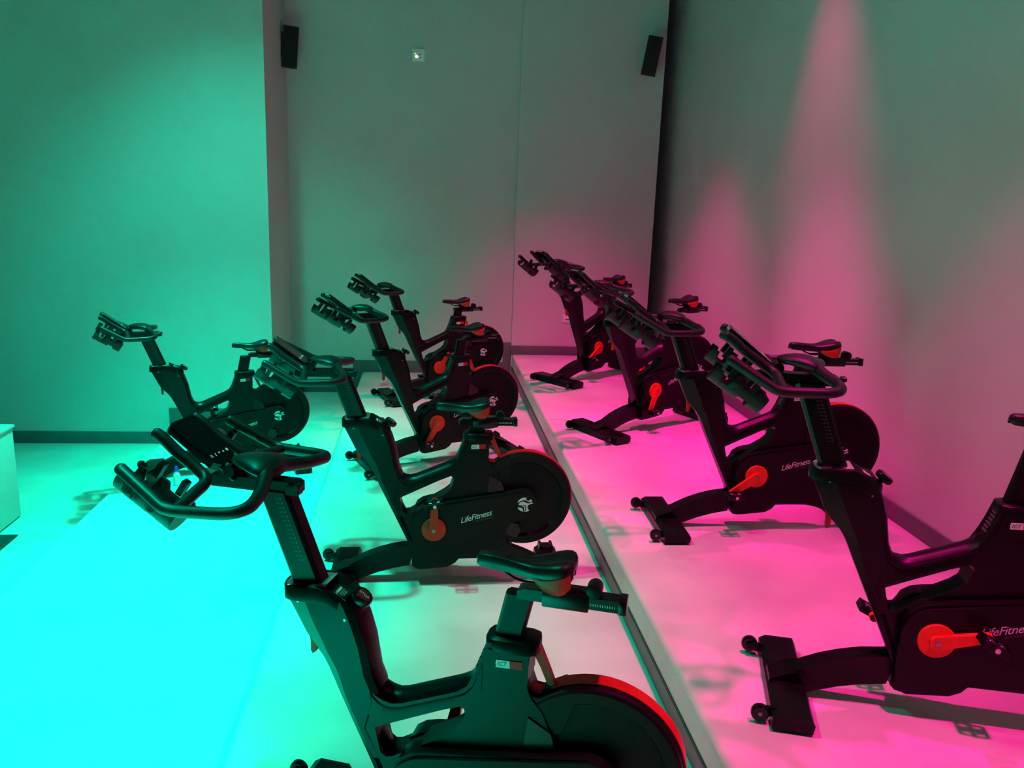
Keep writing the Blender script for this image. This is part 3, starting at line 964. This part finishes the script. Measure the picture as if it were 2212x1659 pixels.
def place_bike(name, x, y, z, head, label, group, hb_u=0.0, hb_z=0.0, seat_u=0.0, seat_z=0.0, crank=90, pedal_tilt=0):
    root = bpy.data.objects.new(name, None)
    COL.objects.link(root)
    root.location = (x, y, z)
    root.rotation_euler = (0, 0, PI + R(head))
    root.empty_display_size = 0.2
    tag(root, label, 'exercise bike', group)
    objs = []
    for p in PARTS:
        o = bpy.data.objects.new(p['name'], p['me'])
        COL.objects.link(o)
        o.parent = objs[p['parent']] if p['parent'] is not None else root
        loc = Vector(p['loc'])
        rot = list(p['rot'])
        g = p['group']
        top = p['parent'] is None
        if g == 'hb' and top:
            loc += Vector((hb_u + 0.0, 0, hb_z))
        elif g == 'hbpost' and top:
            loc += Vector((hb_z * 0.38, 0, hb_z))
        elif g == 'seat' and top:
            loc += Vector((seat_u, 0, seat_z))
        elif g == 'seatpost' and top:
            loc += Vector((-seat_z * 0.21, 0, seat_z))
        elif g.startswith('crank') and top:
            th = crank if g == 'crank1' else crank + 180
            rot = [0, -R(th), 0]
        elif g.startswith('pedal'):
            th = crank if g == 'pedal1' else crank + 180
            rot = [0, R(th + pedal_tilt), 0]
        o.location = loc
        o.rotation_euler = rot
        if p['label']:
            o['label'] = p['label']
        objs.append(o)
    return root


G1, G2, G3 = 'exercise bike on the lower tier', 'exercise bikes on the middle tier', 'exercise bikes on the upper tier'
place_bike('exercise_bike', 0.050, 2.283, T2, -19.2, 'black exercise bike nearest the camera in the middle row, cut by the bottom edge', G2, 0.014, 0.058, -0.115, 0.085, -80)
place_bike('exercise_bike', 0.060, 4.338, T2, -0.3, 'black exercise bike in full side view, second from the camera in the middle row', G2, 0, 0, 0, 0, 91, 10)
place_bike('exercise_bike', 0.064, 6.464, T2, 21.4, 'black exercise bike third from the camera in the middle row', G2, 0.0, 0.020, -0.13, 0.070, -61, 0)
place_bike('exercise_bike', 0.124, 8.633, T2, 19.1, 'black exercise bike farthest back in the middle row, by the recessed wall', G2, -0.011, -0.045, -0.055, 0.012, 121, 0)
place_bike('exercise_bike', -1.739, 6.934, T1, 17.0, 'only black exercise bike of the lower row, before the bright green wall', G1, -0.030, 0.015, -0.14, 0.075, -100)
place_bike('exercise_bike', 1.921, 2.683, T3, -17.1, 'black exercise bike nearest the camera in the pink lit row, cut by the right edge', G3, 0.002, 0.080, -0.15, 0.165, 165, -25)
place_bike('exercise_bike', 1.933, 4.505, T3, -1.3, 'black exercise bike second from the camera in the pink lit row', G3, -0.022, 0.006, -0.150, 0.087, -34, 0)
place_bike('exercise_bike', 1.867, 6.634, T3, 28.1, 'black exercise bike third from the camera in the pink lit row', G3, 0.0, -0.010, -0.18, 0.060, -72, 0)
place_bike('exercise_bike', 1.773, 8.577, T3, 36.4, 'black exercise bike farthest back in the pink lit row, by the column wall', G3, 0.0, 0.005, -0.13, 0.038, -35, 0)


# ------------------------------------------------------------------ wall speakers
def speaker(loc, rot, label, bracket):
    root = bpy.data.objects.new('wall_speaker', None)
    COL.objects.link(root)
    root.location = loc
    root.rotation_euler = rot
    tag(root, label, 'speaker', 'wall speakers')
    bm = bmesh.new()
    wd, dp, ht = 0.165, 0.15, 0.42
    loft_bm(bm, [[(-wd / 2, 0, z), (wd / 2, 0, z), (wd * 0.38, dp, z), (-wd * 0.38, dp, z)] for z in (-ht / 2, ht / 2)])
    bevel_bm(bm, 0.010, 3)
    link('cabinet', finish(bm, 'cabinet'), M['speaker'], root)
    bm = bmesh.new()
    box_bm(bm, -wd / 2 + 0.010, wd / 2 - 0.010, -0.006, 0.004, -ht / 2 + 0.012, ht / 2 - 0.012)
    bevel_bm(bm, 0.004, 2)
    link('grille', finish(bm, 'grille'), M['grille'], root)
    bm = bmesh.new()
    bx, by, bz = bracket
    tube_bm(bm, [(0, dp * 0.8, 0, 0.018), (bx * 0.5, dp * 0.8 + (by - dp * 0.8) * 0.5, bz * 0.5, 0.016), (bx, by, bz, 0.018)], 10, 3)
    link('bracket', finish(bm, 'bracket'), M['speaker'], root)
    return root


speaker((-1.465, 9.55, 4.10), (R(6), R(4), R(14)), 'black wall speaker in the recess above the green wall corner', (0.0, 0.30, 0.0))
speaker((2.485, 9.62, 4.22), (R(10), R(9), R(-14)), 'black wall speaker high on the column wall beside the right corner', (0.02, 0.20, 0.0))

# ------------------------------------------------------------------ wall plates
root = bpy.data.objects.new('wall_plate', None)
COL.objects.link(root)
root.location = (-0.113, YBK, 4.137)
tag(root, 'small white wall plate with a glowing orange light', 'wall plate')
bm = bmesh.new()
box_bm(bm, -0.070, 0.070, -0.012, 0.0, -0.068, 0.068)
bevel_bm(bm, 0.004, 2)
link('cover_plate', finish(bm, 'cover_plate'), M['plate'], root)
bm = bmesh.new()
cyl_bm(bm, (-0.020, -0.014, -0.018), (0, 1, 0), 0.012, 0.008, 16)
link('indicator', finish(bm, 'indicator'), M['led'], root)['label'] = 'glowing orange indicator'
bm = bmesh.new()
cyl_bm(bm, (-0.038, -0.013, 0.012), (0, 1, 0), 0.005, 0.006, 12)
link('indicator', finish(bm, 'indicator_small'), M['led2'], root)['label'] = 'tiny green indicator'
for k, (dx, dz) in enumerate(((-0.006, -0.002), (0.020, 0.004), (0.024, -0.026))):
    bm = bmesh.new()
    box_bm(bm, dx - 0.006, dx + 0.006, -0.0135, -0.010, dz - 0.005, dz + 0.005)
    link('socket', finish(bm, 'socket'), M['dark'], root)

root = bpy.data.objects.new('wall_socket', None)
COL.objects.link(root)
root.location = (1.722, YC, 1.215)
tag(root, 'pale wall socket low on the column wall behind the farthest pink lit bike', 'wall socket')
bm = bmesh.new()
box_bm(bm, -0.060, 0.060, -0.012, 0.0, -0.050, 0.050)
bevel_bm(bm, 0.004, 2)
link('cover_plate', finish(bm, 'socket_plate'), M['plate'], root)
bm = bmesh.new()
box_bm(bm, -0.030, 0.012, -0.0145, -0.010, -0.020, -0.010)
link('socket_slot', finish(bm, 'socket_slot'), M['dark'], root)

# ------------------------------------------------------------------ podium, mat, spray bottle
root = bpy.data.objects.new('podium', None)
COL.objects.link(root)
root.location = (-4.1, 5.5, 0)
tag(root, 'pale boxy podium at the left edge of the floor', 'podium')
bm = bmesh.new()
box_bm(bm, -0.9, 0.9, -1.0, 1.07, 0.012, 0.74)
bevel_bm(bm, 0.008, 2)
link('podium_body', finish(bm, 'podium_body'), M['wall'], root)
bm = bmesh.new()
box_bm(bm, -0.912, 0.912, -1.012, 1.082, 0.74, 0.765)
bevel_bm(bm, 0.006, 2)
link('podium_top', finish(bm, 'podium_top'), M['floor'], root)
mo = boxobj('rubber_mat', M['mat'], -5.4, -3.05, 4.2, 6.18, 0.0, 0.012, bev=0.003)
tag(mo, 'dark rubber mat under the pale podium', 'mat')

root = bpy.data.objects.new('spray_bottle', None)
COL.objects.link(root)
root.location = (-1.995, 6.61, T1)
tag(root, 'small white bottle with a blue top on the lower tier', 'bottle')
bm = bmesh.new()
lathe_bm(bm, (0, 0, 0), (0, 0, 1), [(0.024, 0.0), (0.028, 0.004), (0.028, 0.075), (0.024, 0.092), (0.013, 0.108), (0.012, 0.118)], 24)
link('bottle_body', finish(bm, 'bottle_body'), M['bottle'], root)
bm = bmesh.new()
lathe_bm(bm, (0, 0, 0), (0, 0, 1), [(0.015, 0.116), (0.016, 0.120), (0.015, 0.142), (0.010, 0.150), (0.010, 0.158), (0.004, 0.160)], 20)
link('bottle_top', finish(bm, 'bottle_top'), M['bluecap'], root)
